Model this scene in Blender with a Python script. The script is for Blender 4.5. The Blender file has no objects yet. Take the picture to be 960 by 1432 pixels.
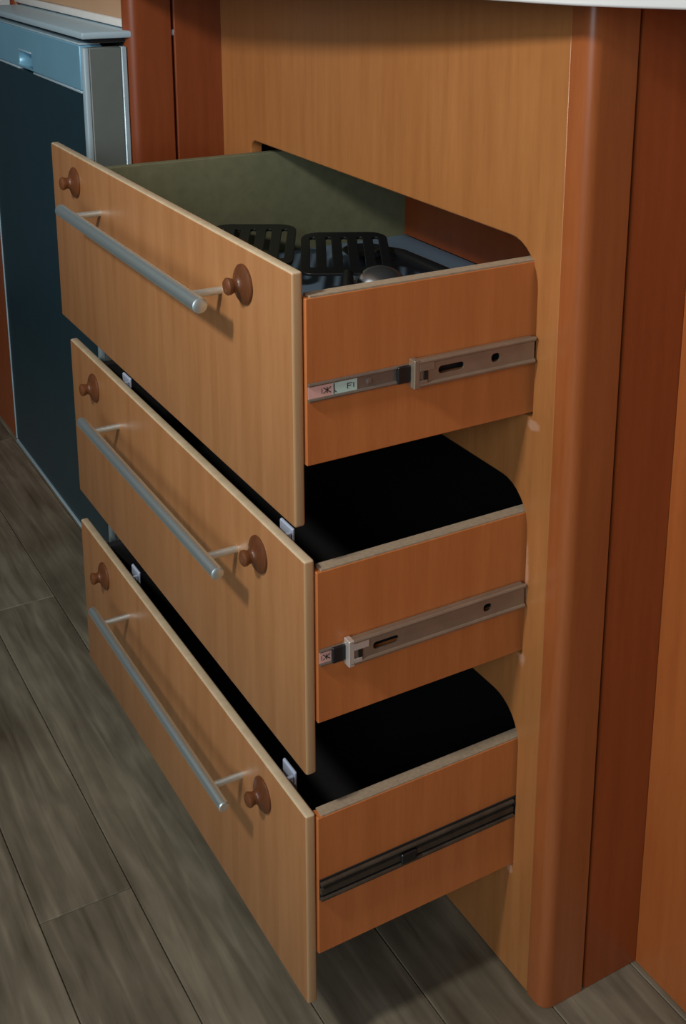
import bpy, bmesh, math, random
from mathutils import Vector, Matrix

random.seed(7)
scene = bpy.context.scene
COL = scene.collection

# ------------------------------------------------------------------ camera
R = ((0.51995358, 0.85413794, 0.00983143),
     (0.23198683, -0.1301255, -0.96397586),
     (-0.82208904, 0.50350346, -0.26580797))          # world -> camera (x right, y down, z forward)
CAM = Vector((1.29756439, -0.56496408, 0.92480012))
F_PX, PX, PY = 1722.6965, 559.36, 358.127
cam_data = bpy.data.cameras.new('camera')
cam = bpy.data.objects.new('camera', cam_data)
COL.objects.link(cam)
cam.matrix_world = Matrix(((R[0][0], -R[1][0], -R[2][0], CAM.x),
                           (R[0][1], -R[1][1], -R[2][1], CAM.y),
                           (R[0][2], -R[1][2], -R[2][2], CAM.z),
                           (0, 0, 0, 1)))
cam_data.sensor_fit = 'HORIZONTAL'
cam_data.sensor_width = 36.0
cam_data.lens = F_PX / 960 * 36.0
cam_data.shift_x = (480 - PX) / 960
cam_data.shift_y = (PY - 716) / 960
cam_data.clip_start = 0.02
scene.camera = cam

# ------------------------------------------------------------------ world, lights, exposure
world = bpy.data.worlds.new('room_ambient')
scene.world = world
world.use_nodes = True
bg = world.node_tree.nodes['Background']
bg.inputs[0].default_value = (0.80, 0.90, 1.0, 1)
bg.inputs[1].default_value = 0.03


def area_light(name, loc, target, size, energy, color, size_y=None):
    d = bpy.data.lights.new(name, 'AREA')
    d.energy = energy
    d.color = color
    d.size = size
    if size_y:
        d.shape = 'RECTANGLE'
        d.size_y = size_y
    else:
        d.shape = 'DISK'
    o = bpy.data.objects.new(name, d)
    COL.objects.link(o)
    o.location = loc
    o.rotation_euler = (Vector(target) - Vector(loc)).to_track_quat('-Z', 'Y').to_euler()
    return o


area_light('galley_lamp', (0.72, -1.0, 1.36), (0.2, 0.0, 0.85), 0.12, 8.8, (1.0, 0.94, 0.86))
area_light('cool_fill', (2.05, -2.05, 1.30), (0.4, 0.0, 0.55), 1.3, 24.0, (0.86, 0.94, 1.0), 1.0)  # added cool fill for the side faces and metal reflections
area_light('overhead_fill', (0.1, -1.5, 2.2), (0.2, -0.5, 0.4), 1.5, 4.5, (1.0, 0.97, 0.92))  # added overhead fill, wide for long highlights on the handles

scene.view_settings.view_transform = 'Standard'
scene.view_settings.look = 'None'
scene.view_settings.exposure = 0.1
scene.view_settings.gamma = 1.0
scene.view_settings.use_curve_mapping = False


# ------------------------------------------------------------------ materials
def lin(r, g, b):
    f = lambda c: c / 12.92 if c <= 0.04045 else ((c + 0.055) / 1.055) ** 2.4
    return (f(r / 255), f(g / 255), f(b / 255), 1)


def plain(name, col, rough=0.5, metal=0.0, noise=0.0, scale=60.0, bump=0.0, stretch=(1, 1, 1), coat=0.0):
    m = bpy.data.materials.new(name)
    m.use_nodes = True
    nt = m.node_tree
    b = nt.nodes['Principled BSDF']
    b.inputs['Roughness'].default_value = rough
    b.inputs['Metallic'].default_value = metal
    b.inputs['Coat Weight'].default_value = coat
    b.inputs['Base Color'].default_value = col
    tc = nt.nodes.new('ShaderNodeTexCoord')
    mp = nt.nodes.new('ShaderNodeMapping')
    mp.inputs['Scale'].default_value = stretch
    n = nt.nodes.new('ShaderNodeTexNoise')
    n.inputs['Scale'].default_value = scale
    n.inputs['Detail'].default_value = 4
    nt.links.new(tc.outputs['Object'], mp.inputs['Vector'])
    nt.links.new(mp.outputs[0], n.inputs['Vector'])
    if noise:
        mx = nt.nodes.new('ShaderNodeMix')
        mx.data_type = 'RGBA'
        mx.inputs['A'].default_value = tuple(c * (1 - noise) for c in col[:3]) + (1,)
        mx.inputs['B'].default_value = tuple(min(1, c * (1 + noise)) for c in col[:3]) + (1,)
        nt.links.new(n.outputs['Fac'], mx.inputs['Factor'])
        nt.links.new(mx.outputs['Result'], b.inputs['Base Color'])
    if bump:
        bp = nt.nodes.new('ShaderNodeBump')
        bp.inputs['Strength'].default_value = bump
        bp.inputs['Distance'].default_value = 0.001
        nt.links.new(n.outputs['Fac'], bp.inputs['Height'])
        nt.links.new(bp.outputs[0], b.inputs['Normal'])
    return m


def wood(name, c_dark, c_light, stretch=(14, 14, 1.0), rough=0.38, fleck=0.35, coat=0.15, wear=()):
    """beech-like veneer: fine straight grain along the object's z, slow tone drift, short flecks"""
    m = bpy.data.materials.new(name)
    m.use_nodes = True
    nt = m.node_tree
    L = nt.links.new
    b = nt.nodes['Principled BSDF']
    b.inputs['Roughness'].default_value = rough
    b.inputs['Coat Weight'].default_value = coat
    b.inputs['Coat Roughness'].default_value = 0.3
    tc = nt.nodes.new('ShaderNodeTexCoord')

    def noise(st, sc, det):
        mp = nt.nodes.new('ShaderNodeMapping')
        mp.inputs['Scale'].default_value = st
        n = nt.nodes.new('ShaderNodeTexNoise')
        n.inputs['Scale'].default_value = sc
        n.inputs['Detail'].default_value = det
        L(tc.outputs['Object'], mp.inputs['Vector'])
        L(mp.outputs[0], n.inputs['Vector'])
        return n.outputs['Fac']
    g = noise(stretch, 6.0, 5)
    fl = noise(tuple(s * 5 if s > 1.5 else s * 6 for s in stretch), 8.0, 2)
    sl = noise((1, 1, 0.6), 4.0, 2)
    a1 = nt.nodes.new('ShaderNodeMath'); a1.operation = 'MULTIPLY_ADD'
    L(fl, a1.inputs[0]); a1.inputs[1].default_value = fleck; L(g, a1.inputs[2])
    a2 = nt.nodes.new('ShaderNodeMath'); a2.operation = 'MULTIPLY_ADD'
    L(sl, a2.inputs[0]); a2.inputs[1].default_value = 0.5; L(a1.outputs[0], a2.inputs[2])
    rp = nt.nodes.new('ShaderNodeMapRange')
    rp.inputs['From Min'].default_value = 0.65
    rp.inputs['From Max'].default_value = 1.2
    L(a2.outputs[0], rp.inputs['Value'])
    mx = nt.nodes.new('ShaderNodeMix'); mx.data_type = 'RGBA'
    mx.inputs['A'].default_value = c_dark
    mx.inputs['B'].default_value = c_light
    L(rp.outputs[0], mx.inputs['Factor'])
    out = mx.outputs['Result']
    for (px, py, pz, rad, st) in wear:                   # worn pale patches with a ragged outline
        mp = nt.nodes.new('ShaderNodeMapping')
        mp.inputs['Location'].default_value = (-px * st[0], -py * st[1], -pz * st[2])
        mp.inputs['Scale'].default_value = st
        L(tc.outputs['Object'], mp.inputs['Vector'])
        ln = nt.nodes.new('ShaderNodeVectorMath'); ln.operation = 'LENGTH'
        L(mp.outputs[0], ln.inputs[0])
        n2 = noise((1, 1, 1), 110.0, 3)
        ad = nt.nodes.new('ShaderNodeMath'); ad.operation = 'MULTIPLY_ADD'
        L(n2, ad.inputs[0]); ad.inputs[1].default_value = rad * 1.6; L(ln.outputs['Value'], ad.inputs[2])
        r2 = nt.nodes.new('ShaderNodeMapRange')
        r2.inputs['From Min'].default_value = rad * 1.9
        r2.inputs['From Max'].default_value = rad * 1.45
        r2.inputs['To Max'].default_value = 0.38
        L(ad.outputs[0], r2.inputs['Value'])
        m2 = nt.nodes.new('ShaderNodeMix'); m2.data_type = 'RGBA'
        L(out, m2.inputs['A']); m2.inputs['B'].default_value = lin(205, 170, 150)
        L(r2.outputs[0], m2.inputs['Factor'])
        out = m2.outputs['Result']
    L(out, b.inputs['Base Color'])
    bp = nt.nodes.new('ShaderNodeBump')
    bp.inputs['Strength'].default_value = 0.08
    bp.inputs['Distance'].default_value = 0.0006
    L(g, bp.inputs['Height'])
    L(bp.outputs[0], b.inputs['Normal'])
    return m


M = {}
M['front'] = wood('beech_front', (0.335, 0.147, 0.052, 1), (0.42, 0.20, 0.081, 1))
M['edge'] = wood('toplit_edge_band', (0.52, 0.40, 0.25, 1), (0.62, 0.50, 0.34, 1))  # overhead light on the fronts' top edges is put into this colour
M['face'] = wood('beech_face_frame', (0.34, 0.130, 0.037, 1), (0.43, 0.180, 0.056, 1),
                 wear=((0.581, 0, 0.536, 0.0055, (0.7, 1, 1.2)), (0.579, 0, 0.402, 0.006, (1.6, 1, 0.22)),
                       (0.578, 0, 0.324, 0.006, (1, 1, 1)), (0.574, 0, 0.108, 0.005, (1, 1, 1))))
M['side'] = wood('orange_side_veneer', (0.46, 0.138, 0.036, 1), (0.57, 0.190, 0.054, 1))
M['red'] = wood('reddish_side_veneer', (0.27, 0.058, 0.013, 1), (0.34, 0.080, 0.020, 1))
M['post'] = wood('reddish_post_veneer', (0.29, 0.080, 0.021, 1), (0.36, 0.110, 0.031, 1), rough=0.3, coat=0.35)
M['recess'] = wood('orange_panel_veneer', (0.33, 0.088, 0.020, 1), (0.41, 0.122, 0.030, 1))
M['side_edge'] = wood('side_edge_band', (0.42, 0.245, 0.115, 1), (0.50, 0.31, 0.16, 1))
M['housing'] = wood('shaded_housing_veneer', (0.17, 0.036, 0.009, 1), (0.22, 0.052, 0.014, 1))  # same red veneer, darkened in colour to stand in for shade
M['lip'] = plain('grey_white_lip', (0.58, 0.57, 0.55, 1), 0.5, noise=0.05)
M['apron'] = wood('pale_apron_veneer', (0.42, 0.25, 0.14, 1), (0.50, 0.31, 0.18, 1), stretch=(1, 14, 14))
M['knob'] = wood('dark_turned_wood', (0.085, 0.026, 0.008, 1), (0.16, 0.054, 0.018, 1), rough=0.4)
M['raw'] = plain('raw_grey_green_board', (0.15, 0.155, 0.085, 1), 0.85, noise=0.25, scale=90)
M['rawedge'] = plain('raw_board_edge', (0.36, 0.28, 0.19, 1), 0.85, noise=0.3, scale=300)
M['dark'] = plain('dark_recess', (0.012, 0.010, 0.009, 1), 0.9, noise=0.2)  # near-black, puts the shade of the cabinet openings into the colour
M['inside_shade'] = plain('shaded_drawer_inside', (0.006, 0.006, 0.007, 1), 0.95, noise=0.3, scale=200)  # near-black colour stands in for shade inside the lower drawers
M['pale'] = plain('pale_blue_grey_melamine', (0.13, 0.20, 0.28, 1), 0.6, noise=0.05)
M['steel'] = plain('brushed_steel', (0.80, 0.93, 0.98, 1), 0.43, 0.97, noise=0.08, scale=40, stretch=(0.2, 6, 6))
M['shiny'] = plain('polished_steel', (0.80, 0.86, 0.90, 1), 0.24, 0.95, noise=0.03)
M['zinc'] = plain('zinc_slide_steel', (0.34, 0.28, 0.21, 1), 0.42, 0.6, noise=0.2, scale=50)
M['zincin'] = plain('grey_slide_channel', (0.26, 0.22, 0.18, 1), 0.45, 0.6, noise=0.25, scale=60)
M['oily'] = plain('grimy_slide_steel', (0.075, 0.062, 0.045, 1), 0.5, 0.4, noise=0.6, scale=70)
M['clip'] = plain('glint_slide_clip', (0.75, 0.74, 0.70, 1), 0.3, 0.6, noise=0.05)  # brightened colour carries the glint on the middle drawer's clip
M['black'] = plain('black_nylon', (0.010, 0.011, 0.012, 1), 0.35, noise=0.1)
M['pink'] = plain('pink_label_paper', (0.75, 0.42, 0.36, 1), 0.6, noise=0.05)
M['mint'] = plain('mint_label_paper', (0.52, 0.68, 0.60, 1), 0.6, noise=0.05)
M['ink'] = plain('label_ink', (0.06, 0.05, 0.05, 1), 0.7, noise=0.05)
M['block'] = plain('white_plastic_block', (0.42, 0.49, 0.62, 1), 0.45, noise=0.05)
M['dwdoor'] = plain('blue_grey_steel_door', (0.014, 0.045, 0.062, 1), 0.33, 0.3, noise=0.12, scale=25)
M['dwtop'] = plain('pale_steel_panel', (0.18, 0.40, 0.55, 1), 0.38, 0.3, noise=0.08, scale=25)
M['dwedge'] = plain('bright_steel_edge', (0.40, 0.54, 0.62, 1), 0.38, 0.3, noise=0.05)
M['dwside'] = plain('grey_painted_side', (0.12, 0.145, 0.14, 1), 0.5, noise=0.08)
M['seal'] = plain('black_rubber', (0.008, 0.009, 0.011, 1), 0.7, noise=0.1)
M['counter'] = plain('white_laminate', (0.78, 0.80, 0.80, 1), 0.35, noise=0.02)
M['subfloor'] = plain('subfloor_dark', (0.035, 0.03, 0.025, 1), 0.9, noise=0.3)
M['wallp'] = plain('cream_wall_paint', (0.55, 0.52, 0.46, 1), 0.8, noise=0.03)


def plank_material():
    m = bpy.data.materials.new('grey_brown_vinyl_plank')
    m.use_nodes = True
    nt = m.node_tree
    L = nt.links.new
    b = nt.nodes['Principled BSDF']
    tc = nt.nodes.new('ShaderNodeTexCoord')
    oi = nt.nodes.new('ShaderNodeObjectInfo')
    off = nt.nodes.new('ShaderNodeVectorMath'); off.operation = 'SCALE'
    cb = nt.nodes.new('ShaderNodeCombineXYZ')
    L(oi.outputs['Random'], cb.inputs[0]); L(oi.outputs['Random'], cb.inputs[1]); L(oi.outputs['Random'], cb.inputs[2])
    L(cb.outputs[0], off.inputs[0]); off.inputs['Scale'].default_value = 37.0
    ad = nt.nodes.new('ShaderNodeVectorMath'); ad.operation = 'ADD'
    L(tc.outputs['Object'], ad.inputs[0]); L(off.outputs[0], ad.inputs[1])

    def noise(st, sc, det, dist=0.0):
        mp = nt.nodes.new('ShaderNodeMapping'); mp.inputs['Scale'].default_value = st
        n = nt.nodes.new('ShaderNodeTexNoise')
        n.inputs['Scale'].default_value = sc; n.inputs['Detail'].default_value = det
        n.inputs['Distortion'].default_value = dist
        L(ad.outputs[0], mp.inputs['Vector']); L(mp.outputs[0], n.inputs['Vector'])
        return n.outputs['Fac']
    g = noise((1.2, 16, 1), 5.0, 6, 0.6)
    s = noise((2.0, 5, 1), 5.0, 3, 0.3)
    a = nt.nodes.new('ShaderNodeMath'); a.operation = 'MULTIPLY_ADD'
    L(s, a.inputs[0]); a.inputs[1].default_value = 0.8; L(g, a.inputs[2])
    a2 = nt.nodes.new('ShaderNodeMath'); a2.operation = 'MULTIPLY_ADD'
    L(oi.outputs['Random'], a2.inputs[0]); a2.inputs[1].default_value = 0.22; L(a.outputs[0], a2.inputs[2])
    rp = nt.nodes.new('ShaderNodeValToRGB')
    cr = rp.color_ramp
    cr.elements[0].position = 0.25; cr.elements[0].color = (0.070, 0.058, 0.038, 1)
    cr.elements[1].position = 1.0; cr.elements[1].color = (0.29, 0.265, 0.19, 1)
    e = cr.elements.new(0.6); e.color = (0.155, 0.135, 0.096, 1)
    dv = nt.nodes.new('ShaderNodeMath'); dv.operation = 'MULTIPLY_ADD'
    L(a2.outputs[0], dv.inputs[0]); dv.inputs[1].default_value = 0.9; dv.inputs[2].default_value = -0.3
    L(dv.outputs[0], rp.inputs[0])
    L(rp.outputs[0], b.inputs['Base Color'])
    b.inputs['Roughness'].default_value = 0.5
    bp = nt.nodes.new('ShaderNodeBump'); bp.inputs['Strength'].default_value = 0.15; bp.inputs['Distance'].default_value = 0.001
    L(g, bp.inputs['Height']); L(bp.outputs[0], b.inputs['Normal'])
    return m


M['plank'] = plank_material()

# ------------------------------------------------------------------ mesh helpers (all coordinates are world metres)
ORG = {}


def put(name, me, mat, parent=None, origin=None, **props):
    if origin is None:
        vs = [v.co for v in me.vertices]
        origin = Vector((sum(v.x for v in vs), sum(v.y for v in vs), sum(v.z for v in vs))) / max(1, len(vs))
    origin = Vector(origin)
    me.transform(Matrix.Translation(-origin))
    for mm in (mat if isinstance(mat, (list, tuple)) else [mat]):
        me.materials.append(mm)
    o = bpy.data.objects.new(name, me)
    COL.objects.link(o)
    ORG[o] = origin
    if parent is not None:
        o.parent = parent
        o.location = origin - ORG[parent]
    else:
        o.location = origin
    for k, v in props.items():
        o[k] = v
    return o


def done(bm, name, smooth=False):
    bmesh.ops.recalc_face_normals(bm, faces=bm.faces)
    me = bpy.data.meshes.new(name)
    bm.to_mesh(me)
    bm.free()
    if smooth:
        for p in me.polygons:
            p.use_smooth = True
        me.set_sharp_from_angle(angle=math.radians(40))
    return me


def add_box(bm, a, b, bev=0.0, seg=2, mi=0):
    a, b = Vector(a), Vector(b)
    lo = Vector((min(a.x, b.x), min(a.y, b.y), min(a.z, b.z)))
    hi = Vector((max(a.x, b.x), max(a.y, b.y), max(a.z, b.z)))
    t = bmesh.new()
    bmesh.ops.create_cube(t, size=1.0)
    for v in t.verts:
        v.co = Vector([lo[i] + (v.co[i] + 0.5) * (hi[i] - lo[i]) for i in range(3)])
    if bev > 0:
        bmesh.ops.bevel(t, geom=list(t.edges), offset=bev, segments=seg, affect='EDGES', profile=0.5)
    merge(bm, t, mi)


def merge(bm, t, mi=0, mat=None):
    vm = {}
    for v in t.verts:
        vm[v] = bm.verts.new(mat @ v.co if mat else v.co)
    for f in t.faces:
        try:
            nf = bm.faces.new([vm[v] for v in f.verts])
            nf.material_index = mi if mi is not None else f.material_index
        except ValueError:
            pass
    t.free()


def frame(p, d):
    d = Vector(d).normalized()
    u = d.orthogonal().normalized()
    return u, d.cross(u), d


def add_tube(bm, pts, rad, n=20, cap=True, mi=0):
    pts = [Vector(p) for p in pts]
    rads = rad if isinstance(rad, (list, tuple)) else [rad] * len(pts)
    rings = []
    u0 = None
    for i, p in enumerate(pts):
        d = (pts[min(i + 1, len(pts) - 1)] - pts[max(i - 1, 0)]).normalized()
        if u0 is None:
            u0 = d.orthogonal().normalized()
        u = (u0 - d * u0.dot(d)).normalized()
        w = d.cross(u)
        rings.append([bm.verts.new(p + (u * math.cos(k * 2 * math.pi / n) + w * math.sin(k * 2 * math.pi / n)) * rads[i]) for k in range(n)])
    for a, b in zip(rings, rings[1:]):
        for k in range(n):
            f = bm.faces.new((a[k], a[(k + 1) % n], b[(k + 1) % n], b[k])); f.material_index = mi
    if cap:
        f = bm.faces.new(rings[0][::-1]); f.material_index = mi
        f = bm.faces.new(rings[-1]); f.material_index = mi


def add_lathe(bm, base, axis, prof, n=28, mi=0):
    """profile of (radius, distance along the axis)"""
    u, w, d = frame(base, axis)
    base = Vector(base)
    rings = []
    for r, h in prof:
        rings.append([bm.verts.new(base + d * h + (u * math.cos(k * 2 * math.pi / n) + w * math.sin(k * 2 * math.pi / n)) * r) for k in range(n)] if r > 1e-6
                     else [bm.verts.new(base + d * h)])
    for a, b in zip(rings, rings[1:]):
        if len(a) == 1 and len(b) == 1:
            continue
        for k in range(n):
            k2 = (k + 1) % n
            if len(a) == 1:
                f = bm.faces.new((a[0], b[k2], b[k]))
            elif len(b) == 1:
                f = bm.faces.new((a[k], a[k2], b[0]))
            else:
                f = bm.faces.new((a[k], a[k2], b[k2], b[k]))
            f.material_index = mi


def rounded(x0, x1, z0, z1, rs, n=8):
    """rounded rectangle; rs = radii of (x0z0, x1z0, x1z1, x0z1)"""
    out = []
    for (cx, cz, r, a0) in ((x0 + rs[0], z0 + rs[0], rs[0], 180), (x1 - rs[1], z0 + rs[1], rs[1], 270),
                            (x1 - rs[2], z1 - rs[2], rs[2], 0), (x0 + rs[3], z1 - rs[3], rs[3], 90)):
        for k in range(n + 1):
            a = math.radians(a0 + 90 * k / n)
            out.append((cx + r * math.cos(a), cz + r * math.sin(a)))
    return out


def plate(name, outer, holes, thick, bevel=0.0, mat4=None):
    """flat board with cut-outs: 2D outlines, extruded symmetrically; returns a mesh in the xy plane (moved by mat4)"""
    cu = bpy.data.curves.new('outline', 'CURVE')
    cu.dimensions = '2D'
    cu.fill_mode = 'BOTH'
    cu.extrude = thick / 2 - bevel
    cu.bevel_depth = bevel
    cu.bevel_resolution = 1
    if bevel:
        cu.offset = -bevel
    for loop in [outer] + holes:
        s = cu.splines.new('POLY')
        s.points.add(len(loop) - 1)
        for p, (x, y) in zip(s.points, loop):
            p.co = (x, y, 0, 1)
        s.use_cyclic_u = True
    o = bpy.data.objects.new('outline', cu)
    COL.objects.link(o)
    dg = bpy.context.evaluated_depsgraph_get()
    me = bpy.data.meshes.new_from_object(o.evaluated_get(dg))
    me.name = name
    bpy.data.objects.remove(o)
    bpy.data.curves.remove(cu)
    me.materials.clear()
    if mat4 is not None:
        me.transform(mat4)
    return me


XZ = Matrix(((1, 0, 0, 0), (0, 0, -1, 0), (0, 1, 0, 0), (0, 0, 0, 1)))      # plate x,y -> world x,z


def box_part(name, a, b, mat, parent, bev=0.0, seg=2, **props):
    bm = bmesh.new()
    add_box(bm, a, b, bev, seg)
    return put(name, done(bm, name, bev > 0), mat, parent, **props)


# ------------------------------------------------------------------ floor: planks running along x, 90.5 mm wide
fl = bmesh.new()
add_box(fl, (-1.8, -2.0, -0.03), (2.3, 0.62, -0.006))
floor = put('floor', done(fl, 'floor'), M['subfloor'], None, (0, 0, 0), kind='structure', label='grey-brown wood plank floor below the drawers')
PW, PL = 0.0905, 0.92
pm = bmesh.new()
add_box(pm, (0.0003, 0.0004, -0.006), (PL - 0.0003, PW - 0.0004, 0.0), 0.0008, 1)
plank_me = done(pm, 'plank')
plank_me.materials.append(M['plank'])
row = 0
y = 0.011 - 22 * PW
while y < 0.60:
    x = -1.8 + (row * 0.347 % 0.92) - 0.92 * 0.5
    while x < 2.3:
        if x > -1.85 and x + PL < 2.35:
            o = bpy.data.objects.new('plank', plank_me)
            COL.objects.link(o)
            o.parent = floor
            o.location = (x, y, 0)
            ORG[o] = Vector((x, y, 0))
        x += PL
    y += PW
    row += 1

# ------------------------------------------------------------------ wall behind the units
wb = bmesh.new()
add_box(wb, (-1.8, 0.62, 0.0), (2.3, 0.70, 2.3))
put('wall_back', done(wb, 'wall_back'), M['wallp'], None, kind='structure')


# ------------------------------------------------------------------ rounded corner post (front face y0, outer side face x1)
def corner_post(name, x0, x1, y0, y1, z0, z1, r, mat, parent):
    pts = [(x0, y1), (x0, y0)]
    for k in range(11):
        a = math.radians(-90 + 90 * k / 10)
        pts.append((x1 - r + r * math.cos(a), y0 + r + r * math.sin(a)))
    pts.append((x1, y1 - 0.003))
    pts.append((x1 - 0.004, y1))
    bm = bmesh.new()
    lo = [bm.verts.new((px, py, z0)) for px, py in pts]
    hi = [bm.verts.new((px, py, z1)) for px, py in pts]
    for i in range(len(pts)):
        j = (i + 1) % len(pts)
        bm.faces.new((lo[i], lo[j], hi[j], hi[i]))
    bm.faces.new(lo[::-1]); bm.faces.new(hi)
    return put(name, done(bm, name, True), mat, parent)


ZTOP = 0.869
XL, XP = -0.021, 0.6290
HOLES = [(0.055, 0.5785, 0.542, 0.684), (0.055, 0.5775, 0.327, 0.479), (0.055, 0.5770, 0.112, 0.274)]

# ------------------------------------------------------------------ drawer cabinet
outer = [(XL, 0.0005), (0.606, 0.0005), (0.606, ZTOP), (XL, ZTOP)]
hl = []
for i, (x0, x1, z0, z1) in enumerate(HOLES):
    hl.append(rounded(x0, x1, z0, z1, (0.004, 0.004, 0.036, 0.012 if i == 0 else 0.036)))
me = plate('face_frame', outer, hl, 0.014, 0.0012, Matrix.Translation((0, 0.007, 0)) @ XZ)
cab = put('drawer_cabinet', me, M['face'], None, (0, 0, 0),
          label='beech kitchen cabinet with three open drawers on wood plank floor', category='cabinet')
corner_post('corner_post', 0.6065, XP, -0.0005, 0.046, 0.0005, ZTOP, 0.011, M['post'], cab)
box_part('side_panel', (0.600, 0.0475, 0.0005), (XP - 0.0005, 0.58, ZTOP), M['red'], cab)
box_part('back_panel', (XL, 0.575, 0.02), (0.59, 0.585, ZTOP), M['dark'], cab)
box_part('inner_side_panel', (XL + 0.001, 0.0145, 0.0005), (XL + 0.014, 0.57, ZTOP), M['dark'], cab)
box_part('inner_side_panel', (0.586, 0.0475, 0.0005), (0.599, 0.57, ZTOP), M['dark'], cab)
for z in (0.705, 0.495, 0.29, 0.06):
    box_part('divider_shelf', (XL + 0.0145, 0.0145, z), (0.5855, 0.57, z + 0.012), M['dark'], cab)

WF = 0.572


def make_drawer(e, zt, zb, sb, st, zr, knob_z, handle_z, first, slide_len, n):
    """e: outer face y of the front; zt/zb: front; st/sb: drawer box; zr: slide centre"""
    xl, xr, th = 0.065, 0.5741, 0.011
    yb = 0.190
    yf = e + 0.0095
    in_mat = M['raw'] if first else M['inside_shade']
    # carcass: back board and bottom in one mesh
    bm = bmesh.new()
    add_box(bm, (xl + th, yb, sb + 0.012), (xr - th, yb + 0.011, st - 0.012))
    back = done(bm, 'drawer')
    dr = put('drawer', back, M['red'] if first else M['inside_shade'], cab, ((xl + xr) / 2, yf, sb),
             label=['uppermost drawer, holding black kitchen utensils', 'middle drawer, pulled out, dark inside',
                    'lowest drawer, pulled out just above the floor'][n])
    box_part('drawer_bottom', (xl + th, yf, sb + 0.006), (xr - th, yb, sb + 0.011), M['pale'] if first else M['inside_shade'], dr)
    # sides with their raw top edges
    bm = bmesh.new()
    add_box(bm, (xr - th, yf, sb), (xr, yb + 0.011, st - 0.0012), 0.0006, 1)
    sp = put('side_panel', done(bm, 'side_panel'), M['side'], dr)
    box_part('top_edging', (xr - th, yf + 0.004, st - 0.0012), (xr - 0.0005, yb + 0.011, st), M['rawedge'], dr)
    bm = bmesh.new()
    add_box(bm, (xl, yf, sb), (xl + th, yb + 0.011, st), 0.0006, 1)
    put('side_panel', done(bm, 'side_panel'), in_mat, dr)
    # front: veneered slab with a soft pale edge, its top painted lighter for overhead light
    bm = bmesh.new()
    add_box(bm, (0.0, e, zb), (WF, e + 0.009, zt), 0.0022, 3)
    bm.normal_update()
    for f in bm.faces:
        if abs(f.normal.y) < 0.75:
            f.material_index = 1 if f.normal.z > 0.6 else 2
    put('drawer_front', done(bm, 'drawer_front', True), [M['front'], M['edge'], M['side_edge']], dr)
    # bar handle on two standoffs
    bm = bmesh.new()
    yh = e - 0.0295
    x0, x1 = 0.1275, 0.4795
    r = (0.0060, 0.0053, 0.0048)[n]
    add_tube(bm, [(x0, yh, handle_z), (x0 + 0.0008, yh, handle_z), (x1 - 0.0008, yh, handle_z), (x1, yh, handle_z)], [r * 0.8, r, r, r * 0.8], 24)
    for xs in (x0 + 0.030, x1 - 0.030):
        add_tube(bm, [(xs, yh + 0.003, handle_z), (xs, e + 0.0005, handle_z)], 0.0031, 14)
    put('handle', done(bm, 'handle', True), M['steel'], dr)
    # turned wooden knobs: broad rose, waist, small button
    for xk in (0.082, 0.4935):
        bm = bmesh.new()
        add_lathe(bm, (xk, e + 0.0003, knob_z), (0, -1, 0),
                  [(0, 0), (0.0150, 0), (0.0156, 0.0010), (0.0153, 0.0022), (0.0128, 0.0040), (0.0090, 0.0052), (0.0062, 0.0068),
                   (0.0054, 0.0086), (0.0058, 0.0106), (0.0066, 0.0124), (0.0066, 0.0142), (0.0052, 0.0156), (0.0026, 0.0162), (0, 0.0163)], 30)
        put('knob', done(bm, 'knob', True), M['knob'], dr)
    # white corner blocks that fix the front to the box
    for xk in (0.126, 0.497):
        zc = st - 0.002 if n == 0 else zt - 0.0015
        bm = bmesh.new()
        add_box(bm, (xk, e + 0.0165, zc - 0.030), (xk + 0.022, e + 0.0195, zc), 0.001, 1)
        add_box(bm, (xk + 0.019, e + 0.0095, zc - 0.030), (xk + 0.022, e + 0.0166, zc - 0.003), 0.0008, 1)
        put('corner_block', done(bm, 'corner_block'), M['block'], dr)
    # telescopic slide on the right-hand side
    xs = xr
    if slide_len > 0:
        ya = -slide_len
        # outer channel with lips and an oval slot
        out = rounded(ya, -0.003, zr - 0.0102, zr + 0.0102, (0.0008,) * 4, 2)
        slot = rounded(ya + 0.020, ya + 0.043, zr - 0.0030, zr + 0.0030, (0.0029,) * 4, 5)
        hole = rounded(-0.044, -0.036, zr - 0.0030, zr + 0.0038, (0.0029,) * 4, 5)
        YZ = Matrix(((0, 0, 1, xs + 0.0072), (1, 0, 0, 0), (0, 1, 0, 0), (0, 0, 0, 1)))
        web = plate('slide_channel', out, [slot, hole], 0.0014, 0, YZ)
        bm = bmesh.new()
        bm.from_mesh(web)
        bpy.data.meshes.remove(web)
        for sgn in (-1, 1):
            zc = zr + sgn * 0.0090
            add_tube(bm, [(xs + 0.0075, ya, zc), (xs + 0.0075, -0.0025, zc)], 0.0020, 10)
            add_box(bm, (xs + 0.0012, ya, zc - 0.0008), (xs + 0.0075, -0.0028, zc + 0.0008))
        put('slide_channel', done(bm, 'slide_channel'), M['zinc'], dr)
        # end clip, the middle one's glint put into its colour, with its dark spring notch
        bm = bmesh.new()
        add_box(bm, (xs + 0.0010, ya - 0.0018, zr - 0.0112), (xs + 0.0094, ya + 0.0032, zr + 0.0112), 0.0006, 1)
        add_box(bm, (xs + 0.0082, ya + 0.0032, zr + 0.0020), (xs + 0.0092, ya + 0.016, zr + 0.0095), 0.0003, 1)
        add_box(bm, (xs + 0.0082, ya + 0.0032, zr - 0.0095), (xs + 0.0092, ya + 0.010, zr - 0.0050), 0.0003, 1)
        put('slide_clip', done(bm, 'slide_clip'), M['clip'] if n == 1 else M['zinc'], dr)
        bm = bmesh.new()
        add_box(bm, (xs + 0.0082, ya + 0.0065, zr - 0.006), (xs + 0.0090, ya + 0.0105, zr + 0.006), 0.0004, 1)
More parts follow.
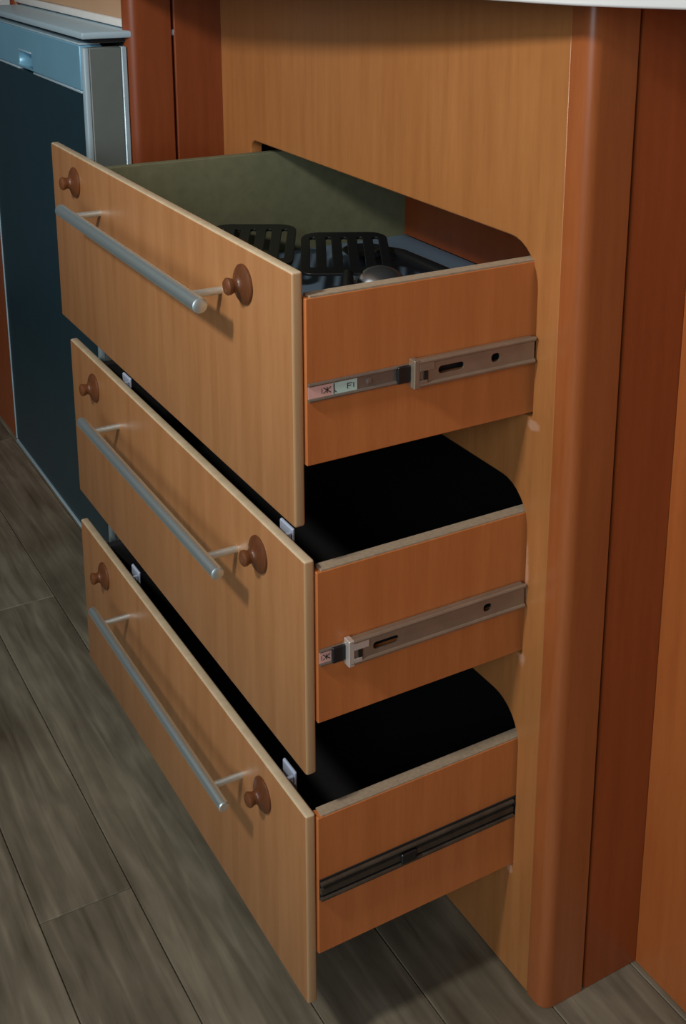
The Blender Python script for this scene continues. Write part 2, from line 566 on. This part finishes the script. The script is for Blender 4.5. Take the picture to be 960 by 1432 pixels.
        add_box(bm, (xs + 0.0012, ya - 0.013, zr - 0.0068), (xs + 0.0046, ya - 0.0020, zr + 0.0068), 0.0008, 1)
        add_box(bm, (xs + 0.0002, ya + 0.016, zr - 0.004), (xs + 0.0022, 0.13, zr + 0.0045), 0.0004, 1)
        put('slide_spring', done(bm, 'slide_spring'), M['black'], dr)
        # inner member fixed to the drawer side
        bm = bmesh.new()
        y1 = ya + 0.01
        add_box(bm, (xs, yf + 0.001, zr - 0.0052), (xs + 0.0014, y1, zr + 0.0052))
        for sgn in (-1, 1):
            add_tube(bm, [(xs + 0.0016, yf + 0.001, zr + sgn * 0.0058), (xs + 0.0016, y1, zr + sgn * 0.0058)], 0.0015, 8)
        for ys in (yf + 0.05, yf + 0.075):
            if ys < ya - 0.012:
                add_lathe(bm, (xs + 0.0012, ys, zr), (1, 0, 0), [(0.003, 0), (0.003, 0.0006), (0.0015, 0.0012), (0, 0.0012)], 12)
        put('slide_rail', done(bm, 'slide_rail'), M['zincin'], dr)
        # maker's sticker at the front end of the rail: pink half, mint half, small dark marks
        ye = yf + (0.040 if n == 0 else 0.022)
        ym = yf + (ye - yf) * 0.50
        box_part('sticker', (xs + 0.0014, yf + 0.0005, zr - 0.0046), (xs + 0.0018, ym, zr + 0.0046), M['pink'], dr)
        box_part('sticker', (xs + 0.0014, ym, zr - 0.0046), (xs + 0.0018, ye, zr + 0.0046), M['mint'] if n == 0 else M['clip'], dr)
        bm = bmesh.new()
        X0, X1 = xs + 0.0018, xs + 0.00205

        def stroke(ya_, za, yb_, zb_, w=0.0007):
            d = Vector((0, yb_ - ya_, zb_ - za)).normalized()
            s = Vector((0, -d.z, d.y)) * w * 0.5
            vs = [bm.verts.new(Vector((X1, a, b)) + q) for (a, b, q) in ((ya_, za, s), (yb_, zb_, s), (yb_, zb_, -s), (ya_, za, -s))]
            bm.faces.new(vs)
        q = ym - 0.0045
        stroke(q - 0.003, zr - 0.0022, q + 0.003, zr + 0.0022); stroke(q - 0.003, zr + 0.0022, q + 0.003, zr - 0.0022)
        stroke(q, zr - 0.0024, q, zr + 0.0024)
        stroke(q - 0.0042, zr - 0.002, q - 0.0042, zr + 0.002, 0.0005)
        stroke(ym + 0.001, zr - 0.0040, ym + 0.001, zr + 0.0040, 0.0009)
        stroke(ym + 0.001, zr - 0.0012, ym + 0.003, zr - 0.0030, 0.0006)
        if n == 0:
            q = ym + 0.012
            stroke(q, zr - 0.0022, q, zr + 0.0022); stroke(q, zr + 0.0018, q + 0.004, zr + 0.0018)
            stroke(q, zr, q + 0.003, zr); stroke(q + 0.005, zr - 0.002, q + 0.005, zr + 0.0018)
        put('sticker_mark', done(bm, 'sticker_mark'), M['ink'], dr)
    else:
        # the lowest slide: grimy channel lying in a dark groove
        bm = bmesh.new()
        add_box(bm, (xs, yf + 0.001, zr - 0.0095), (xs + 0.0010, 0.10, zr + 0.0095))
        put('slide_backing', done(bm, 'slide_backing'), M['dark'], dr)
        bm = bmesh.new()
        add_box(bm, (xs + 0.001, yf + 0.001, zr - 0.0030), (xs + 0.0035, -0.002, zr + 0.0020))
        for sgn in (-1, 1):
            add_tube(bm, [(xs + 0.0030, yf + 0.001, zr + sgn * 0.0072), (xs + 0.0030, -0.002, zr + sgn * 0.0072)], 0.0019, 10)
        put('slide_channel', done(bm, 'slide_channel'), M['oily'], dr)
        bm = bmesh.new()
        add_box(bm, (xs + 0.0018, -0.117, zr - 0.0065), (xs + 0.0055, -0.102, zr + 0.0035), 0.001, 1)
        put('slide_spring', done(bm, 'slide_spring'), M['black'], dr)
    return dr


make_drawer(-0.2072, 0.6899, 0.4972, 0.5448, 0.6716, 0.6012, 0.6615, 0.6452, True, 0.112, 0)
make_drawer(-0.2002, 0.4681, 0.2840, 0.3292, 0.4590, 0.3868, 0.4375, 0.4215, False, 0.167, 1)
make_drawer(-0.2014, 0.2471, 0.0648, 0.1133, 0.2475 - 0.003, 0.1760, 0.2140, 0.2035, False, 0.0, 2)

# ------------------------------------------------------------------ recessed cabinet to the right
rc = bmesh.new()
add_box(rc, (XP, 0.107, 0.0005), (2.2, 0.122, ZTOP))
rec = put('recessed_cabinet', done(rc, 'recessed_cabinet'), M['recess'], None, (1.2, 0.107, 0.0),
          label='plain orange-brown cabinet panel set back at the right edge', category='cabinet')
box_part('cabinet_body', (XP + 0.001, 0.123, 0.0005), (2.2, 0.58, ZTOP), M['dark'], rec)

# ------------------------------------------------------------------ housing around the dishwasher (posts, side panel, apron)
hs = bmesh.new()
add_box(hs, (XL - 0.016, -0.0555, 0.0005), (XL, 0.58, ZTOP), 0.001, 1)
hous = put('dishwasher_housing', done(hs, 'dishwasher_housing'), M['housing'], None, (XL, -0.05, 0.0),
           label='reddish wooden cabinet frame enclosing the dishwasher, left of the drawers', category='cabinet')
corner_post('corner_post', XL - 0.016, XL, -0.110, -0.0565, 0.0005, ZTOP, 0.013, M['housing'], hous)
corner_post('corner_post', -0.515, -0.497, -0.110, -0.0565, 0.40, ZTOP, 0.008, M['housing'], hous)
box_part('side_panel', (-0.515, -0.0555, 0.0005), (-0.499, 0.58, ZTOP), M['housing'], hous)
box_part('apron', (-0.4965, -0.106, 0.8125), (XL - 0.0165, -0.092, ZTOP), M['apron'], hous, 0.001, 1)
box_part('apron_lip', (-0.4965, -0.1085, 0.803), (XL - 0.0165, -0.090, 0.8122), M['lip'], hous, 0.002, 2)

# ------------------------------------------------------------------ dishwasher
DX0, DX1 = -0.470, -0.0265
dwb = bmesh.new()
add_box(dwb, (DX0 + 0.004, -0.105, 0.10), (DX1 - 0.001, 0.44, 0.784), 0.002, 1)
dw = put('dishwasher', done(dwb, 'dishwasher'), M['dwside'], None, (-0.25, 0.1, 0.10),
         label='slim freestanding steel dishwasher with dark blue-grey door', category='dishwasher')
# door: skin, control strip with a grip pocket, side edge strips
outerp = rounded(DX0, DX1 - 0.012, 0.158, 0.7335, (0.002,) * 4, 2)
put('door', plate('door', outerp, [], 0.020, 0.001, Matrix.Translation((0, -0.147, 0)) @ XZ), M['dwdoor'], dw)
strip = rounded(DX0, DX1 - 0.012, 0.7365, 0.786, (0.002,) * 4, 2)
pocket = [(-0.295, 0.7400), (-0.232, 0.7400), (-0.236, 0.7560), (-0.291, 0.7575)]
put('control_panel', plate('control_panel', strip, [pocket], 0.026, 0.0012, Matrix.Translation((0, -0.146, 0)) @ XZ), M['dwtop'], dw)
box_part('grip_pocket', (-0.300, -0.1335, 0.737), (-0.228, -0.131, 0.760), M['dwdoor'], dw)
box_part('panel_trim', (DX0, -0.1592, 0.7335), (-0.297, -0.147, 0.7362), M['dwedge'], dw, 0.0006, 1)
box_part('panel_trim', (-0.231, -0.1592, 0.7335), (DX1 - 0.012, -0.147, 0.7362), M['dwedge'], dw, 0.0006, 1)
box_part('grip_lip', (-0.292, -0.1602, 0.7575), (-0.236, -0.152, 0.7595), M['dwedge'], dw, 0.0005, 1)
box_part('door_top_edge', (DX0, -0.159, 0.7862), (DX1 - 0.012, -0.135, 0.7882), M['dwedge'], dw, 0.0006, 1)
box_part('door_edge_strip', (DX1 - 0.0118, -0.158, 0.158), (DX1 - 0.0004, -0.152, 0.784), M['dwedge'], dw, 0.0015, 2)
box_part('door_edge_strip', (DX0 - 0.004, -0.158, 0.158), (DX0 - 0.0004, -0.140, 0.786), M['dwedge'], dw, 0.001, 2)
box_part('door_side', (DX1 - 0.0116, -0.1518, 0.158), (DX1, -0.116, 0.784), M['dwside'], dw, 0.001, 1)
box_part('door_rear_strip', (DX1 - 0.010, -0.1158, 0.158), (DX1 + 0.0005, -0.1095, 0.784), M['dwedge'], dw, 0.001, 1)
box_part('door_bottom_edge', (DX0, -0.159, 0.1545), (DX1 - 0.001, -0.138, 0.1576), M['dwedge'], dw, 0.0006, 1)
box_part('lid_seal', (DX0 + 0.003, -0.146, 0.7884), (DX1 - 0.004, 0.40, 0.7932), M['seal'], dw)
box_part('lid', (DX0 - 0.003, -0.160, 0.7934), (DX1 + 0.0028, 0.44, 0.8012), M['dwedge'], dw, 0.002, 2)
box_part('kick_plate', (DX0 + 0.01, -0.060, 0.012), (DX1 - 0.006, -0.045, 0.0995), M['seal'], dw)
for fx in (DX0 + 0.04, DX1 - 0.04):
    for fy in (-0.03, 0.38):
        bm = bmesh.new()
        add_lathe(bm, (fx, fy, 0.0003), (0, 0, 1), [(0, 0), (0.018, 0), (0.018, 0.008), (0.007, 0.012), (0.007, 0.1005), (0, 0.1005)], 14)
        put('foot', done(bm, 'foot', True), M['seal'], dw)

# ------------------------------------------------------------------ cabinet left of the dishwasher
lc = bmesh.new()
add_box(lc, (-1.7, -0.074, 0.0005), (-0.5165, -0.058, ZTOP), 0.001, 1)
lcab = put('side_cabinet', done(lc, 'side_cabinet'), M['red'], None, (-1.1, -0.07, 0),
           label='dark reddish-brown cabinet panel at the far left behind the dishwasher', category='cabinet')
box_part('fascia', (-1.7, -0.078, 0.775), (-0.517, -0.0742, ZTOP - 0.002), M['counter'], lcab)
box_part('cabinet_body', (-1.7, -0.0575, 0.0005), (-0.5165, 0.58, ZTOP), M['dark'], lcab)

# ------------------------------------------------------------------ countertop with a swept front edge
edge_pts = [(-1.7, -0.155), (0.04, -0.155), (0.145, -0.148), (0.325, -0.122), (0.475, -0.091), (0.54, -0.073), (0.628, -0.052),
            (0.67, -0.036), (0.715, 0.000), (0.77, 0.050), (0.90, 0.068), (2.2, 0.070), (2.2, 0.60), (-1.7, 0.60)]


def smooth_poly(pts, keep):
    out = []
    n = len(pts)
    for i in range(n):
        if i in keep or (i + 1) % n in keep and i in keep:
            out.append(pts[i])
            continue
        p0, p1, p2 = Vector(pts[i - 1]), Vector(pts[i]), Vector(pts[(i + 1) % n])
        a, b = (p0 + p1) / 2, (p1 + p2) / 2
        if i == 1:
            a = p1 + (p0 - p1).normalized() * 0.05
        if i == 10:
            b = p1 + (p2 - p1).normalized() * 0.05
        for k in range(5):
            t = k / 5
            q = a * (1 - t) ** 2 + p1 * 2 * t * (1 - t) + b * t * t
            out.append((q.x, q.y))
    return out


put('countertop', plate('countertop', smooth_poly(edge_pts, {0, 11, 12, 13}), [], 0.036, 0.002,
                        Matrix.Translation((0, 0, ZTOP + 0.0185))), M['counter'], None,
    label='white laminate worktop with a swept edge above the drawers', category='countertop')


# ------------------------------------------------------------------ utensils in the uppermost drawer
def slotted_turner(ang, cx, cy, z, tilt, label, slots=5, hw=0.046, hl_=0.062):
    """head in local xy (handle towards -x), then turned and placed"""
    T = Matrix.Translation((cx, cy, z)) @ Matrix.Rotation(ang, 4, 'Z') @ Matrix.Rotation(tilt, 4, 'Y')
    outer = rounded(-hl_, hl_, -hw, hw, (0.012, 0.020, 0.020, 0.012), 6)
    sw = hw * 2 / (slots * 2 + 1)
    hs_ = []
    for k in range(slots):
        yc = -hw + sw * (1.5 + 2 * k)
        hs_.append(rounded(-hl_ * 0.72, hl_ * 0.74, yc - sw * 0.36, yc + sw * 0.36, (sw * 0.33,) * 4, 3))
    head = plate('slotted_turner', outer, hs_, 0.0030, 0.0006, T)
    t = put('slotted_turner', head, M['black'], None, label=label, category='utensil', group='black kitchen utensils in the drawer')
    bm = bmesh.new()
    pts = [(-hl_ + 0.004, 0, 0), (-hl_ - 0.02, 0, 0.006), (-hl_ - 0.05, 0, 0.009), (-hl_ - 0.13, 0, 0.009)]
    add_tube(bm, [T @ Vector(p) for p in pts], [0.004, 0.005, 0.006, 0.0075], 12)
    put('handle', done(bm, 'handle', True), M['black'], t)
    return t


A = math.radians(150)
slotted_turner(A + 0.05, 0.218, 0.030, 0.588, math.radians(-5), 'right-hand black slotted turner, lying beside the steel ladle in the top drawer')
slotted_turner(A + 0.02, 0.153, -0.047, 0.592, math.radians(-5), 'left-hand black slotted turner, against the grey-green drawer side')

bm = bmesh.new()
add_tube(bm, [(0.170, 0.094, 0.566), (0.19, 0.093, 0.576), (0.23, 0.092, 0.581), (0.30, 0.090, 0.5815), (0.38, 0.088, 0.582)],
         [0.0045, 0.005, 0.006, 0.0072, 0.0078], 14)
sp = put('serving_spoon', done(bm, 'serving_spoon', True), M['black'], None,
         label='black utensil handle lying across the pale drawer bottom', category='utensil', group='black kitchen utensils in the drawer')
bm = bmesh.new()
for i in range(1):
    pr = [(0.0, 0.0), (0.012, 0.001), (0.021, 0.004), (0.027, 0.009), (0.0255, 0.0095), (0.020, 0.0055), (0.011, 0.0025), (0.0, 0.0015)]
    add_lathe(bm, (0.146, 0.096, 0.5572), (0, 0, 1), pr, 24)
put('spoon_bowl', done(bm, 'spoon_bowl', True), M['black'], sp)

bm = bmesh.new()
pr = []
for k in range(9):
    a = math.radians(90 * k / 8)
    pr.append((0.027 * math.cos(a), 0.021 * math.sin(a)))
pr2 = [(r * 0.94, h * 0.94) for r, h in pr[::-1]]
add_lathe(bm, (0.287, 0.032, 0.5680), (0.25, -0.1, 1), [(0.0285, -0.0006), (0.0285, 0.0008)] + pr + pr2 + [(0.0285, -0.0006)], 32)
ld = put('ladle', done(bm, 'ladle', True), M['shiny'], None,
         label='shiny steel ladle bowl turned over beside the drawer side', category='ladle')
bm = bmesh.new()
add_tube(bm, [(0.313, 0.032, 0.564), (0.335, 0.032, 0.5635), (0.40, 0.030, 0.5635), (0.50, 0.028, 0.5638)], [0.0030, 0.0034, 0.0036, 0.0040], 10)
put('handle', done(bm, 'handle', True), M['steel'], ld)
